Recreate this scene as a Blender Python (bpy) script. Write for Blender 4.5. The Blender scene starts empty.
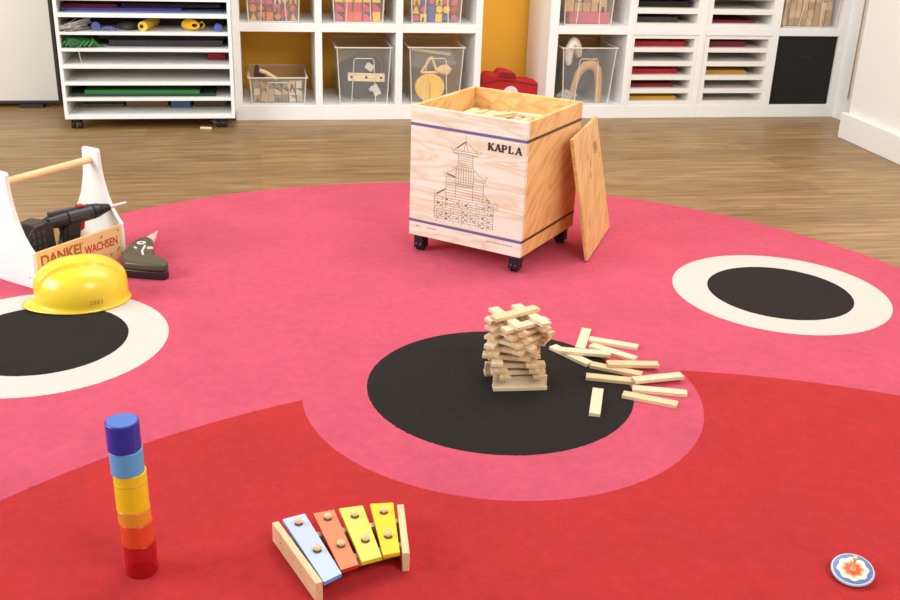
import bpy, bmesh, math, random
from mathutils import Vector, Matrix, Euler
random.seed(7)
PI=math.pi
col=bpy.context.scene.collection
H=1.02

# ------------------------------------------------------------------ materials
def lin(c):
    out=[]
    for v in c[:3]:
        v/=255.0
        out.append(v/12.92 if v<=0.04045 else ((v+0.055)/1.055)**2.4)
    return (*out,1)
class N:
    def __init__(s,name):
        s.m=bpy.data.materials.new(name); s.m.use_nodes=True; s.t=s.m.node_tree; s.t.nodes.clear()
        s.out=s.n('ShaderNodeOutputMaterial'); s.b=s.n('ShaderNodeBsdfPrincipled'); s.l(s.b.outputs[0],s.out.inputs[0])
    def n(s,t,**k):
        x=s.t.nodes.new(t)
        for a,b in k.items(): setattr(x,a,b)
        return x
    def l(s,a,b): s.t.links.new(a,b)
    def math(s,op,a,b=None,c=None):
        x=s.n('ShaderNodeMath',operation=op)
        for i,v in enumerate((a,b,c)):
            if v is None: continue
            if isinstance(v,(int,float)): x.inputs[i].default_value=v
            else: s.l(v,x.inputs[i])
        return x.outputs[0]
    def mix(s,f,a,b,mode='MIX'):
        x=s.n('ShaderNodeMix',data_type='RGBA',blend_type=mode)
        for i,v in ((0,f),(6,a),(7,b)):
            if isinstance(v,(int,float)): x.inputs[i].default_value=v
            elif isinstance(v,tuple): x.inputs[i].default_value=v
            else: s.l(v,x.inputs[i])
        return x.outputs[2]
    def coord(s,kind='Object',scale=(1,1,1),loc=(0,0,0),rot=(0,0,0)):
        tc=s.n('ShaderNodeTexCoord'); mp=s.n('ShaderNodeMapping')
        mp.inputs['Scale'].default_value=scale; mp.inputs['Location'].default_value=loc; mp.inputs['Rotation'].default_value=rot
        s.l(tc.outputs[kind],mp.inputs[0]); return mp.outputs[0]
    def noise(s,v,scale,detail=3,rough=.5,dist=0):
        x=s.n('ShaderNodeTexNoise'); x.inputs['Scale'].default_value=scale; x.inputs['Detail'].default_value=detail
        x.inputs['Roughness'].default_value=rough; x.inputs['Distortion'].default_value=dist; s.l(v,x.inputs['Vector']); return x.outputs['Fac']
    def ramp(s,f,stops):
        x=s.n('ShaderNodeValToRGB'); e=x.color_ramp.elements
        while len(e)<len(stops): e.new(0.5)
        for i,(p,c) in enumerate(stops): e[i].position=p; e[i].color=c
        s.l(f,x.inputs[0]); return x.outputs[0]
    def bump(s,h,strength,dist=.001):
        x=s.n('ShaderNodeBump'); x.inputs['Strength'].default_value=strength; x.inputs['Distance'].default_value=dist
        s.l(h,x.inputs['Height']); s.l(x.outputs[0],s.b.inputs['Normal'])
def plain(name,c,rough=.5,var=.06,scale=8,spec=.5,metal=0,coat=0,bump=0,sss=0):
    m=N(name); v=m.coord(); f=m.noise(v,scale,3)
    c0=lin(c); a=tuple(max(0,x*(1-var)) for x in c0[:3])+(1,); b=tuple(min(1,x*(1+var)) for x in c0[:3])+(1,)
    m.l(m.mix(f,a,b),m.b.inputs['Base Color']); m.b.inputs['Roughness'].default_value=rough
    m.b.inputs['Specular IOR Level'].default_value=spec; m.b.inputs['Metallic'].default_value=metal; m.b.inputs['Coat Weight'].default_value=coat
    if bump: m.bump(m.noise(v,scale*30,2),bump,.0005)
    return m.m
def wood(name,c,c2,scale=1.0,axis='X',rough=.5,ring=14,amount=1.0,dist=3.0):
    m=N(name); sc={'X':(.25,2,2),'Y':(2,.25,2),'Z':(2,2,.25)}[axis]
    v=m.coord(scale=tuple(x*scale for x in sc))
    w=m.noise(v,ring,4,.55,dist); fine=m.noise(m.coord(scale=tuple(x*scale*3 for x in sc)),60,3,.6)
    f=m.math('ADD',m.math('MULTIPLY',w,.8),m.math('MULTIPLY',fine,.2))
    c_=m.ramp(f,[(.36,lin(c2)),(.5,lin(c)),(.56,tuple(a*.5+b*.5 for a,b in zip(lin(c),lin(c2)))),(.62,lin(c))])
    m.l(c_,m.b.inputs['Base Color']); m.b.inputs['Roughness'].default_value=rough; m.bump(fine,.15,.0004)
    return m.m
def ply(name,c,c2,rot=(0,0,0),rough=.45,ring=5,scale=(1,1,1)):
    # rotary-cut pine plywood: broad wandering bands
    m=N(name); v0=m.coord(rot=rot); mp=m.n('ShaderNodeMapping'); mp.inputs['Scale'].default_value=scale; m.l(v0,mp.inputs[0]); v=mp.outputs[0]
    n1=m.noise(v,2.2,3,.5,.6)
    f=m.math('FRACT',m.math('MULTIPLY',n1,ring))
    fine=m.noise(m.coord(scale=(scale[0]*6,scale[1]*6,scale[2]*6)),40,3,.6)
    tri=m.math('ABSOLUTE',m.math('SUBTRACT',f,.5)); tri=m.math('MULTIPLY',tri,2)
    tri=m.math('POWER',tri,1.8)
    g=m.math('ADD',m.math('MULTIPLY',tri,.85),m.math('MULTIPLY',fine,.15))
    m.l(m.mix(g,lin(c),lin(c2)),m.b.inputs['Base Color']); m.b.inputs['Roughness'].default_value=rough; return m.m
def trans(name,c,alpha=.3,rough=.25):
    m=N(name); v=m.coord(); f=m.noise(v,5,2)
    m.l(m.mix(f,lin(c),lin(tuple(min(255,x*1.06) for x in c))),m.b.inputs['Base Color']); m.b.inputs['Roughness'].default_value=rough
    m.b.inputs['Alpha'].default_value=alpha; return m.m

M={}
M['white']=plain('white_laminate',(243,242,238),.4,.02)
M['rackwhite']=plain('white_rack_board',(240,236,227),.45,.02)
M['wallwhite']=plain('white_wall_paint',(242,239,232),.7,.015,bump=.1)
M['board']=plain('white_board_face',(232,226,212),.35,.02,3)
M['black']=plain('black_plastic',(26,24,25),.35,.1)
M['blackmat']=plain('black_box_face',(28,26,24),.6,.08,spec=.3)
M['darkframe']=plain('dark_frame',(48,42,42),.5,.05)
M['yellowwall']=plain('yellow_wall_paint',(250,186,58),.75,.03,2,bump=.1)
M['steel']=plain('steel',(216,210,202),.35,.03,metal=.2)
M['wheel']=plain('caster_rubber',(30,30,31),.4,.1)
M['plank']=wood('pale_pine',(230,204,160),(216,182,132),1.5,'X',.55,10)
M['plank2']=wood('pale_pine_light',(236,216,182),(224,196,152),1.5,'X',.55,10)
M['beech']=wood('beech_wood',(240,210,165),(228,190,140),1.5,'Y',.5,12)
M['dowel']=wood('dowel_wood',(244,212,158),(232,192,132),1.5,'X',.45,12)
M['traywood']=wood('tray_wood',(246,208,150),(236,192,128),1.2,'X',.5,8)
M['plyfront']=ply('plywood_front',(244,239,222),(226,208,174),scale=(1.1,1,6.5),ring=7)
M['plyside']=ply('plywood_side',(246,200,132),(222,164,98),rot=(-0.6,0,0),scale=(3,1.0,6),ring=7)  # same pine as the front; warm light partly put into this colour
M['plylid']=ply('plywood_lid',(238,192,126),(212,156,92),rot=(0,0,-.8),scale=(1.6,6,2),ring=6)
M['stripe']=plain('blue_violet_print',(112,100,146),.45,.05)
M['stripeside']=plain('dark_print_on_side',(92,58,40),.45,.05)
M['ink']=plain('black_ink',(45,36,30),.6,.1)
M['inkthin']=plain('faded_ink',(120,98,78),.6,.1)
M['inkred']=plain('red_print',(200,72,48),.6,.1)
M['inkbrown']=plain('brown_print',(178,104,48),.6,.1)
M['helmet']=plain('yellow_helmet_plastic',(250,212,52),.28,.02,3,coat=.3)
M['drill']=plain('charcoal_plastic',(44,42,44),.35,.1)
M['drillgrey']=plain('dark_grey_plastic',(66,62,62),.4,.1)
M['redplastic']=plain('red_plastic',(190,28,40),.4,.05)
M['gun']=plain('olive_black_plastic',(80,78,62),.3,.08)
M['gunlow']=plain('gun_grip_black',(40,38,38),.3,.08)
M['pinkplastic']=plain('pale_pink_plastic',(244,196,190),.4,.04)
M['bin']=trans('frosted_bin_plastic',(222,220,212),.10,.3)
M['binrim']=trans('frosted_bin_rim',(236,230,218),.6,.3)
M['redbag']=plain('red_bag_fabric',(190,26,30),.75,.1,20,bump=.3)
M['redpiping']=plain('dark_red_piping',(140,20,28),.7,.1)
M['label']=plain('white_label',(240,236,230),.6,.02)

def rugmat():
    m=N('rug_pile'); v=m.coord('Object'); sx=m.n('ShaderNodeSeparateXYZ'); m.l(v,sx.inputs[0])
    wob=m.noise(m.coord('Object'),160,2); w=m.math('MULTIPLY',m.math('SUBTRACT',wob,.5),.004)
    def inside(cx,cy,r):
        dx=m.math('SUBTRACT',sx.outputs[0],cx); dy=m.math('SUBTRACT',sx.outputs[1],cy)
        d=m.math('SQRT',m.math('ADD',m.math('MULTIPLY',dx,dx),m.math('MULTIPLY',dy,dy)))
        return m.math('LESS_THAN',m.math('ADD',d,w),r)
    n=m.noise(m.coord('Object'),5,4,.6); fine=m.noise(m.coord('Object'),420,2,.7); mid=m.noise(m.coord('Object'),40,4,.7)
    def shade(a):
        a=lin(a); lo=tuple(x*.84 for x in a[:3])+(1,); hi=tuple(min(1,x*1.16) for x in a[:3])+(1,)
        return lo,hi
    f=m.math('ADD',m.math('MULTIPLY',n,1.1),m.math('SUBTRACT',m.math('MULTIPLY',mid,1.1),.6))
    def c(a):
        lo,hi=shade(a)
        if a==cream: lo,hi=tuple(x*.97 for x in lin(a)[:3])+(1,),lin(a)
        return m.mix(f,lo,hi)
    pink=(213,87,110); red=(194,50,52); black=(38,32,29); cream=(224,216,206)
    k=c(pink)
    k=m.mix(inside(.570,.435,1.5627),k,c(red))
    k=m.mix(inside(.4936,1.9138,.4265),k,c(pink))
    k=m.mix(inside(.4928,1.9292,.2877),k,c(black))
    for ex,ey,ix,iy in ((1.3818,2.3919,1.3797,2.3891),(-.5167,2.28,-.5125,2.2847)):
        k=m.mix(inside(ex,ey,.2885),k,c(cream)); k=m.mix(inside(ix,iy,.1928),k,c(black))
    k2=m.mix(m.math('MULTIPLY',fine,.5),k,(0,0,0,1),'MIX'); k3=m.mix(.35,k,k2)
    m.l(k3,m.b.inputs['Base Color']); m.b.inputs['Roughness'].default_value=.95; m.b.inputs['Specular IOR Level'].default_value=.1
    m.b.inputs['Sheen Weight'].default_value=.04
    m.bump(m.math('ADD',fine,m.math('MULTIPLY',mid,1.0)),.6,.003); return m.m
M['rug']=rugmat()
def floormat():
    m=N('laminate_planks'); v=m.coord('Object')
    br=m.n('ShaderNodeTexBrick'); br.offset=.37; m.l(v,br.inputs['Vector'])
    for k,val in (('Scale',1),('Brick Width',1.25),('Row Height',.165),('Mortar Size',.0012),('Bias',0)): br.inputs[k].default_value=val
    br.inputs['Color1'].default_value=(0,0,0,1); br.inputs['Color2'].default_value=(1,1,1,1); br.inputs['Mortar'].default_value=(.3,.3,.3,1)
    g=m.noise(m.coord('Object',scale=(1,14,1)),3.5,5,.65,.4); g2=m.noise(m.coord('Object',scale=(1.5,40,1)),6,3,.6)
    f=m.math('ADD',m.math('MULTIPLY',g,.65),m.math('ADD',m.math('MULTIPLY',g2,.25),m.math('MULTIPLY',br.outputs['Color'],.07)))
    k=m.ramp(f,[(.33,lin((112,82,48))),(.5,lin((150,116,72))),(.64,lin((184,150,102)))])
    k=m.mix(m.math('MULTIPLY',br.outputs['Fac'],.35),k,lin((90,66,44)))
    m.l(k,m.b.inputs['Base Color']); m.b.inputs['Roughness'].default_value=.42; m.bump(g2,.1,.0006); return m.m
M['floor']=floormat()
def topmat():
    m=N('painted_flower_disc'); v=m.coord('Object'); sx=m.n('ShaderNodeSeparateXYZ'); m.l(v,sx.inputs[0])
    x,y=sx.outputs[0],sx.outputs[1]
    r=m.math('SQRT',m.math('ADD',m.math('MULTIPLY',x,x),m.math('MULTIPLY',y,y)))
    a=m.math('ARCTAN2',y,x); pet=m.math('COSINE',m.math('MULTIPLY',a,8))
    rr=m.math('ADD',r,m.math('MULTIPLY',pet,.0014))
    k=m.mix(m.math('LESS_THAN',r,.0305),lin((196,212,232)),lin((104,124,172)))
    k=m.mix(m.math('LESS_THAN',rr,.0235),k,lin((246,232,214)))
    k=m.mix(m.math('LESS_THAN',rr,.0165),k,lin((238,172,96)))
    k=m.mix(m.math('LESS_THAN',rr,.0125),k,lin((222,88,52)))
    m.l(k,m.b.inputs['Base Color']); m.b.inputs['Roughness'].default_value=.35; return m.m
M['top']=topmat()
_cm={}
def cmat(c,rough=.5,coat=0):
    k=(tuple(c),rough)
    if k not in _cm: _cm[k]=plain('paint_%d_%d_%d'%tuple(c),c,rough,.05,12,coat=coat)
    return _cm[k]

# ------------------------------------------------------------------ geometry helpers
class B:
    def __init__(s): s.bm=bmesh.new()
    def box(s,x0,x1,y0,y1,z0,z1,mtx=None):
        vs=[Vector(p) for p in ((x0,y0,z0),(x1,y0,z0),(x1,y1,z0),(x0,y1,z0),(x0,y0,z1),(x1,y0,z1),(x1,y1,z1),(x0,y1,z1))]
        if mtx: vs=[mtx@v for v in vs]
        v=[s.bm.verts.new(p) for p in vs]
        for f in ((3,2,1,0),(4,5,6,7),(0,1,5,4),(1,2,6,5),(2,3,7,6),(3,0,4,7)): s.bm.faces.new([v[i] for i in f])
        return s
    def cyl(s,p0,p1,r0,r1=None,n=24,cap=True):
        p0,p1=Vector(p0),Vector(p1); r1=r0 if r1 is None else r1
        d=(p1-p0).normalized(); a=d.orthogonal().normalized(); b=d.cross(a)
        A=[s.bm.verts.new(p0+(a*math.cos(2*PI*i/n)+b*math.sin(2*PI*i/n))*r0) for i in range(n)]
        C=[s.bm.verts.new(p1+(a*math.cos(2*PI*i/n)+b*math.sin(2*PI*i/n))*r1) for i in range(n)]
        for i in range(n): s.bm.faces.new((A[i],A[(i+1)%n],C[(i+1)%n],C[i]))
        if cap: s.bm.faces.new(A[::-1]); s.bm.faces.new(C)
        return s
    def tube(s,pts,r,n=8):
        pts=[Vector(p) for p in pts]; rings=[]; up=None
        for i,p in enumerate(pts):
            d=(pts[min(i+1,len(pts)-1)]-pts[max(i-1,0)]).normalized()
            a=(up-d*up.dot(d)).normalized() if up else d.orthogonal().normalized()
            up=a; b=d.cross(a); rr=r[i] if isinstance(r,(list,tuple)) else r
            rings.append([s.bm.verts.new(p+(a*math.cos(2*PI*k/n)+b*math.sin(2*PI*k/n))*rr) for k in range(n)])
        for A,C in zip(rings,rings[1:]):
            for k in range(n): s.bm.faces.new((A[k],A[(k+1)%n],C[(k+1)%n],C[k]))
        s.bm.faces.new(rings[0][::-1]); s.bm.faces.new(rings[-1]); return s
    def lathe(s,prof,n=48,c=(0,0,0)):
        rings=[]
        for r,z in prof:
            if r<1e-6: rings.append([s.bm.verts.new((c[0],c[1],c[2]+z))])
            else: rings.append([s.bm.verts.new((c[0]+r*math.cos(2*PI*k/n),c[1]+r*math.sin(2*PI*k/n),c[2]+z)) for k in range(n)])
        for A,C in zip(rings,rings[1:]):
            for k in range(n):
                q=[A[k%len(A)],A[(k+1)%len(A)],C[(k+1)%len(C)],C[k%len(C)]]
                u=[]; [u.append(x) for x in q if x not in u]
                if len(u)>2: s.bm.faces.new(u)
        return s
    def prism(s,pts,a0,a1,plane='xz'):
        def P(p,h):
            return {'xz':(p[0],h,p[1]),'yz':(h,p[0],p[1]),'xy':(p[0],p[1],h)}[plane]
        A=[s.bm.verts.new(P(p,a0)) for p in pts]; C=[s.bm.verts.new(P(p,a1)) for p in pts]; n=len(pts)
        s.bm.faces.new(A); s.bm.faces.new(C[::-1])
        for i in range(n): s.bm.faces.new((A[i],C[i],C[(i+1)%n],A[(i+1)%n]))
        return s
    def line(s,p,q,w,y0,y1):  # stroke in the xz plane
        p,q=Vector((p[0],p[1])),Vector((q[0],q[1])); d=(q-p); 
        if d.length<1e-6: return s
        d.normalize(); k=Vector((-d.y,d.x))*w/2
        return s.prism([p-k,q-k,q+k,p+k],y0,y1)
def obj(name,b,m,parent=None,loc=(0,0,0),rot=(0,0,0),bevel=0,seg=2,smooth=None,sub=0):
    bm=b.bm; bmesh.ops.recalc_face_normals(bm,faces=bm.faces[:])
    me=bpy.data.meshes.new(name); bm.to_mesh(me); bm.free()
    for x in (m if isinstance(m,list) else [m]): me.materials.append(x)
    o=bpy.data.objects.new(name,me); col.objects.link(o); o.location=loc; o.rotation_euler=rot
    if parent: o.parent=parent
    if bevel:
        md=o.modifiers.new('bevel','BEVEL'); md.width=bevel; md.segments=seg; md.limit_method='ANGLE'; md.angle_limit=.6
    if sub:
        md=o.modifiers.new('sub','SUBSURF'); md.levels=sub; md.render_levels=sub
    if smooth is not None:
        me.shade_smooth(); me.set_sharp_from_angle(angle=math.radians(smooth))
    return o
def tag(o,label=None,cat=None,group=None,kind=None):
    if label: o['label']=label
    if cat: o['category']=cat
    if group: o['group']=group
    if kind: o['kind']=kind
    return o
def empty(name,loc=(0,0,0),rz=0,rot=None,**k):
    o=bpy.data.objects.new(name,None); col.objects.link(o); o.location=loc; o.rotation_euler=rot or (0,0,rz); o.empty_display_size=.05
    return tag(o,**k)
def struct(name,b,m,**k): return tag(obj(name,b,m,**k),kind='structure')
ORD=['bottom','second','third','fourth','fifth','sixth','seventh','eighth','ninth','tenth','eleventh','twelfth','thirteenth','fourteenth','fifteenth','sixteenth','seventeenth','eighteenth','nineteenth','twentieth']

# ------------------------------------------------------------------ the room
FZ=-.008
struct('floor',B().box(-3.2,3.0,-1.6,4.97,FZ-.05,FZ),M['floor'])
struct('wall_back',B().box(-3.2,3.0,4.97,5.07,FZ,2.7),M['yellowwall'])
struct('wall_right',B().box(2.575,2.70,-1.6,4.13,FZ,2.7),M['wallwhite'])
struct('wall_end',B().box(2.80,2.95,4.13,4.97,FZ,2.7),M['wallwhite'])
struct('baseboard_right',B().box(2.553,2.575,-1.6,4.155,FZ,.105),M['wallwhite'],bevel=.004)
b=B().box(2.757,2.80,4.46,4.97,FZ,1.6)
struct('trim_1',b,M['white'])
struct('trim_2',B().box(2.7565,2.7595,4.452,4.46,.10,1.6),wood('raw_edge_wood',(196,150,98),(176,128,78),2,'Z'))

# whiteboard against the back wall at the left
wb=empty('standing_board',(-1.45,4.87,FZ),label='large white board with a dark frame standing at the left against the back wall',cat='board')
obj('panel',B().box(-.75,.565,-.008,.008,.03,1.3),M['board'],wb)
obj('foot',B().box(-.6,-.5,-.03,.03,0,.015),M['darkframe'],wb)
obj('foot',B().box(.40,.50,-.03,.03,0,.015),M['darkframe'],wb)
obj('frame',B().box(-.765,.58,-.012,.012,.015,.03).box(.565,.58,-.012,.012,.03,1.315).box(-.765,-.75,-.012,.012,.03,1.315).box(-.75,.565,-.012,.012,1.3,1.315),M['darkframe'],wb,bevel=.003)

# ------------------------------------------------------------------ rug
b=B(); prof=[(0,FZ),(1.463,FZ),(1.4665,-.004),(1.463,0),(1.2,0),(0,0)]
b.lathe(prof,160); bmesh.ops.translate(b.bm,verts=b.bm.verts,vec=(.4495,2.0597,0))
tag(obj('round_rug',b,M['rug'],smooth=30),'large round pink and red rug with black and white circles on the wooden floor','rug')

# ------------------------------------------------------------------ open shelving
YF,YB=4.562,4.945
def shelf_unit(xs,z0,label,top=1.07):
    # xs: list of (x0,x1) uprights
    t=empty('cube_shelf',((xs[0][0]+xs[-1][1])/2,(YF+YB)/2,FZ),label=label,cat='shelf'); ox,oy=t.location.x,t.location.y
    def P(name,x0,x1,z0,z1,y0=YF,y1=YB): obj(name,B().box(x0-ox,x1-ox,y0-oy,y1-oy,z0-FZ,z1-FZ),M['white'],t,bevel=.0015)
    for i,(a,c) in enumerate(xs):
        P('side_panel' if i in (0,len(xs)-1) else 'upright',a,c,FZ,top)
    for (a,c),(d,e) in zip(xs,xs[1:]):
        P('base_board',c,d,FZ,z0); P('shelf_board',c,d,.375,.411); P('shelf_board',c,d,.727,.757); P('top_board',c,d,top-.036,top)
    return t
L=shelf_unit([(-.0965,-.065),(.253,.283),(.605,.636),(.961,.991)],.058,'white cube shelf holding clear bins, left of the yellow wall strip')
R=shelf_unit([(1.300,1.342),(1.668,1.697),(2.016,2.046),(2.382,2.414),(2.722,2.757)],.052,'white cube shelf with slotted racks, right of the yellow wall strip')

# slotted inserts
def rack(x0,x1,z0,label,slots,s0,s1,top):
    t=empty('paper_rack',((x0+x1)/2,(YF+YB)/2,z0),label=label,cat='rack',group='slotted racks in the right shelf'); ox,oy=t.location.x,t.location.y
    y0=YF+.004; y1=YF+.34
    def P(name,a,c,d,e,ya=y0,yb=y1): obj(name,B().box(a-ox,c-ox,ya-oy,yb-oy,d-z0,e-z0),M['rackwhite'],t,bevel=.0008)
    P('side_panel',x0,s0,z0,top); P('side_panel',s1,x1,z0,top); P('back_panel',s0,s1,z0,top,y1-.008,y1)
    lo=z0
    for a,c in slots: P('divider_shelf',s0,s1,lo,a,y0,y1-.008); lo=c
    P('top_panel',s0,s1,lo,top,y0,y1-.008)
    return t
SL=[(.070,.107),(.128,.169),(.190,.233),(.254,.297),(.316,.358)]
SU=[(.426,.469),(.493,.535),(.556,.598),(.619,.661),(.682,.715)]
rack(1.6975,2.0155,.0525,'white five slot rack in bottom row, second column of the right shelf',SL,1.708,1.999,.3745)
rack(2.0465,2.3815,.0525,'white five slot rack in bottom row, third column of the right shelf',SL,2.072,2.368,.3745)
rack(1.6975,2.0155,.4115,'white slotted rack in upper row, second column, holding black sheets',SU,1.708,1.999,.7265)
rack(2.0465,2.3815,.4115,'white slotted rack in upper row, third column, holding a maroon sheet',SU,2.072,2.368,.7265)
def sheets(name,x0,x1,z,h,c,label,cat,y0=YF+.045,y1=YF+.30,group=None,n=3,skew=.012):
    b=B(); hh=h/n
    for i in range(n):
        m=Matrix.Translation(((x0+x1)/2+random.uniform(-skew,skew)*.5,(y0+y1)/2,z+hh*i))@Matrix.Rotation(random.uniform(-skew,skew)*2,4,'Z')
        w=(x1-x0)/2-skew*.8; d=(y1-y0)/2-skew*.8
        b.box(-w,w,-d,d,.0,hh,m)
    return tag(obj(name,b,cmat(c,.7)),label,cat,group)
G='coloured paper in the slotted racks'
sheets('paper_stack',1.725,1.985,.316,.022,(178,28,48),'deep red paper stack in the top slot of the bottom left rack','paper',group=G)
sheets('paper_stack',1.715,1.965,.190,.022,(186,24,44),'red paper stack in the middle slot of the bottom left rack','paper',group=G)
sheets('paper_stack',1.715,1.95,.128,.014,(150,30,52),'dark crimson paper in the slot above the yellow paper','paper',group=G)
sheets('paper_stack',1.715,1.965,.070,.014,(234,176,50),'yellow paper stack in the lowest slot of the bottom left rack','paper',group=G)
sheets('paper_stack',2.09,2.29,.316,.024,(128,24,52),'maroon paper stack in the top slot of the bottom right rack','paper',group=G)
sheets('paper_stack',2.078,2.31,.190,.016,(214,150,56),'orange yellow paper in the middle slot of the bottom right rack','paper',group=G)
sheets('paper_stack',2.085,2.32,.426,.010,(140,24,66),'maroon sheet in the lowest slot of the upper right rack','paper',group=G)
sheets('paper_stack',1.712,1.93,.426,.022,(70,66,68),'dark grey sheets in the lowest slot of the upper left rack','paper',group=G)
sheets('paper_stack',1.715,1.985,.493,.026,(34,30,34),'black sheets in the second slot of the upper left rack','paper',group=G)

# black drawer box in the last cell
bx=empty('storage_box',(2.568,4.75,.052),label='black storage box filling the lower right cell of the shelf',cat='box')
obj('body',B().box(-.150,.150,-.160,.160,0,.320),M['blackmat'],bx,bevel=.003)
obj('front_face',B().box(-.152,.152,-.176,-.160,0,.321),M['blackmat'],bx,bevel=.002)
obj('handle_slot',B().box(-.03,.03,-.178,-.176,.215,.232),M['black'],bx,bevel=.0008)

# ------------------------------------------------------------------ clear bins
def make_bin(cx,w,wb,z0,h,label,group='clear plastic bins in the white shelves',y0=YF+.012,depth=.34,arch=True,rz=0):
    t=empty('plastic_bin',(cx,y0+depth/2,z0),rz=rz,label=label,cat='bin',group=group)
    d=depth/2; th=.003; tap=.018
    def ring(wx,dy,z): return [(-wx,-dy,z),(wx,-dy,z),(wx,dy,z),(-wx,dy,z)]
    b=B(); o0=[b.bm.verts.new(p) for p in ring(wb/2,d-tap,0)]; o1=[b.bm.verts.new(p) for p in ring(w/2-.006,d-.006,h-.004)]
    i0=[b.bm.verts.new(p) for p in ring(wb/2-th,d-tap-th,th)]; i1=[b.bm.verts.new(p) for p in ring(w/2-.006-th,d-.006-th,h-.004)]
    b.bm.faces.new(o0[::-1]); b.bm.faces.new(i0)
    for k in range(4):
        j=(k+1)%4; b.bm.faces.new((o0[k],o0[j],o1[j],o1[k])); b.bm.faces.new((i0[j],i0[k],i1[k],i1[j])); b.bm.faces.new((o1[k],o1[j],i1[j],i1[k]))
    obj('body',b,M['bin'],t,bevel=.004)
    r=B(); x,y=w/2,d
    for a in ((-x,x,-y,-y+.010),(-x,x,y-.010,y),(-x,-x+.010,-y+.010,y-.010),(x-.010,x,-y+.010,y-.010)): r.box(*a,h-.006,h)
    obj('rim',r,M['binrim'],t,bevel=.002)
    # corner ribs and the arched ridge moulded in the front
    e=B(); s=lambda z:-(d-tap)-(tap-.006)*z/h-.001
    for sx in (-1,1): e.tube([(sx*(wb/2-.004),s(0),.004),(sx*(w/2-.01),s(h),h-.006)],.0028,6)
    if arch:
        aw=.048; at=h*.80
        e.tube([(-aw-.006,s(0),.003),(-aw+.004,s(at*.95),at*.95),(-aw+.010,s(at),at),(aw-.010,s(at),at),(aw-.004,s(at*.95),at*.95),(aw+.006,s(0),.003)],.0022,6)
    e.tube([(-wb/2+.004,s(0),.003),(wb/2-.004,s(0),.003)],.0024,6)
    obj('front_ribs',e,M['binrim'],t)
    return t
make_bin(.0895,.262,.236,.0582,.120,'shallow clear bin of sticks and odds and ends in the lower left cell')
make_bin(.467,.256,.218,.0582,.252,'clear bin with a drilled wooden strip showing, middle cell of bottom row')
make_bin(.792,.262,.224,.0582,.254,'clear bin with a round yellow piece inside, behind the wooden crate')
make_bin(1.503,.272,.226,.0522,.262,'clear bin with a wooden arch and white cloth, right shelf bottom row')
make_bin(.079,.250,.220,.4112,.25,'clear bin of pink and orange blocks in upper left cell')
make_bin(.444,.254,.218,.4112,.25,'clear bin of yellow and pink blocks in upper middle cell')
make_bin(.787,.256,.222,.4112,.25,'clear bin of blue, red and yellow pieces above the round yellow piece')
make_bin(1.484,.256,.226,.4112,.25,'clear bin with pink base layer in right shelf upper row')
make_bin(2.575,.296,.272,.4112,.18,'clear bin packed with short wooden blocks above the black box')

def piece(kind,w,h,d):
    b=B()
    if kind=='square': b.box(-w/2,w/2,-d/2,d/2,0,h)
    elif kind=='triangle': b.prism([(-w/2,0),(w/2,0),(0,h)],-d/2,d/2)
    elif kind=='disc': b.cyl((0,-d/2,h/2),(0,d/2,h/2),min(w,h)/2,n=20)
    elif kind=='diamond': b.prism([(0,0),(w/2,h/2),(0,h),(-w/2,h/2)],-d/2,d/2)
    elif kind=='arch':
        pts=[(-w/2,0),(-w/2,h),(w/2,h),(w/2,0)]+[(w*.25*math.cos(t*PI/8),h*.6*math.sin(t*PI/8)) for t in range(9)]
        b.prism(pts,-d/2,d/2)
    elif kind=='stick': b.box(-w/2,w/2,-d/2,d/2,0,h)
    elif kind=='wedge': b.prism([(-w/2,0),(w/2,0),(w/2,h*.4),(-w/2,h)],-d/2,d/2)
    return b
def cname(c):
    tbl={'pink':(214,84,120),'red':(205,48,48),'orange':(228,130,60),'yellow':(244,194,60),'blue':(70,84,160),'tan':(214,170,116),'cream':(238,220,196),'grey':(110,104,100),'white':(240,236,230),'brown':(140,98,66)}
    return min(tbl,key=lambda k:sum((a-b)**2 for a,b in zip(tbl[k],c)))
NUM=['first','second','third','fourth','fifth','sixth','seventh','eighth']
def fill(bn,x0,x1,z0,rows,cols,rh,palette,kinds,group,y,depth=.05,skip=0):
    cw=(x1-x0)/cols
    for r in range(rows):
        for k in range(cols):
            if skip and r==rows-1 and random.random()<skip: continue
            kd=random.choice(kinds) if r%2 or len(kinds)<3 else random.choice(kinds[:max(1,len(kinds)-1)])
            c=random.choice(palette[r] if isinstance(palette[0],list) else palette)
            w=cw*random.uniform(.8,.93)
            o=obj('toy_block',piece(kd,w,rh,depth*random.uniform(.7,1)),cmat(c,.45),loc=(x0+cw*(k+.5),y+random.uniform(0,.008),z0+rh*r),rot=(0,0,random.uniform(-.12,.12)),bevel=.0015)
            tag(o,f'{cname(c)} {kd} block, {ORD[r]} row, {NUM[k]} from left in {bn}','toy block',group)
fill('upper left bin',-.022,.18,.4145,4,6,.034,[(214,84,120),(196,60,84),(228,130,60),(232,170,84),(238,220,196),(205,88,60)],['square','triangle','arch','diamond','disc'],'blocks in the upper left bin',YF+.075)
fill('upper middle bin',.343,.545,.4145,4,5,.040,[[(214,84,120),(228,100,70),(244,194,60)],[(206,60,90),(244,194,60)],[(244,194,60),(228,160,60)],[(244,194,60),(205,48,48)]],['square','wedge','square'],'blocks in the upper middle bin',YF+.075)
fill('third upper bin',.685,.89,.4145,4,6,.036,[(70,84,160),(205,48,48),(244,194,60),(214,84,120),(244,194,60),(205,100,60)],['disc','diamond','square','arch','triangle'],'pieces in the third upper bin',YF+.075)
tag(obj('foam_sheet',B().box(-.09,.10,-.055,.055,0,.050),cmat((205,84,100),.7),loc=(1.495,YF+.11,.4145),bevel=.004),'thick pink foam sheet at the bottom of the right shelf upper bin','foam sheet')
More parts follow.
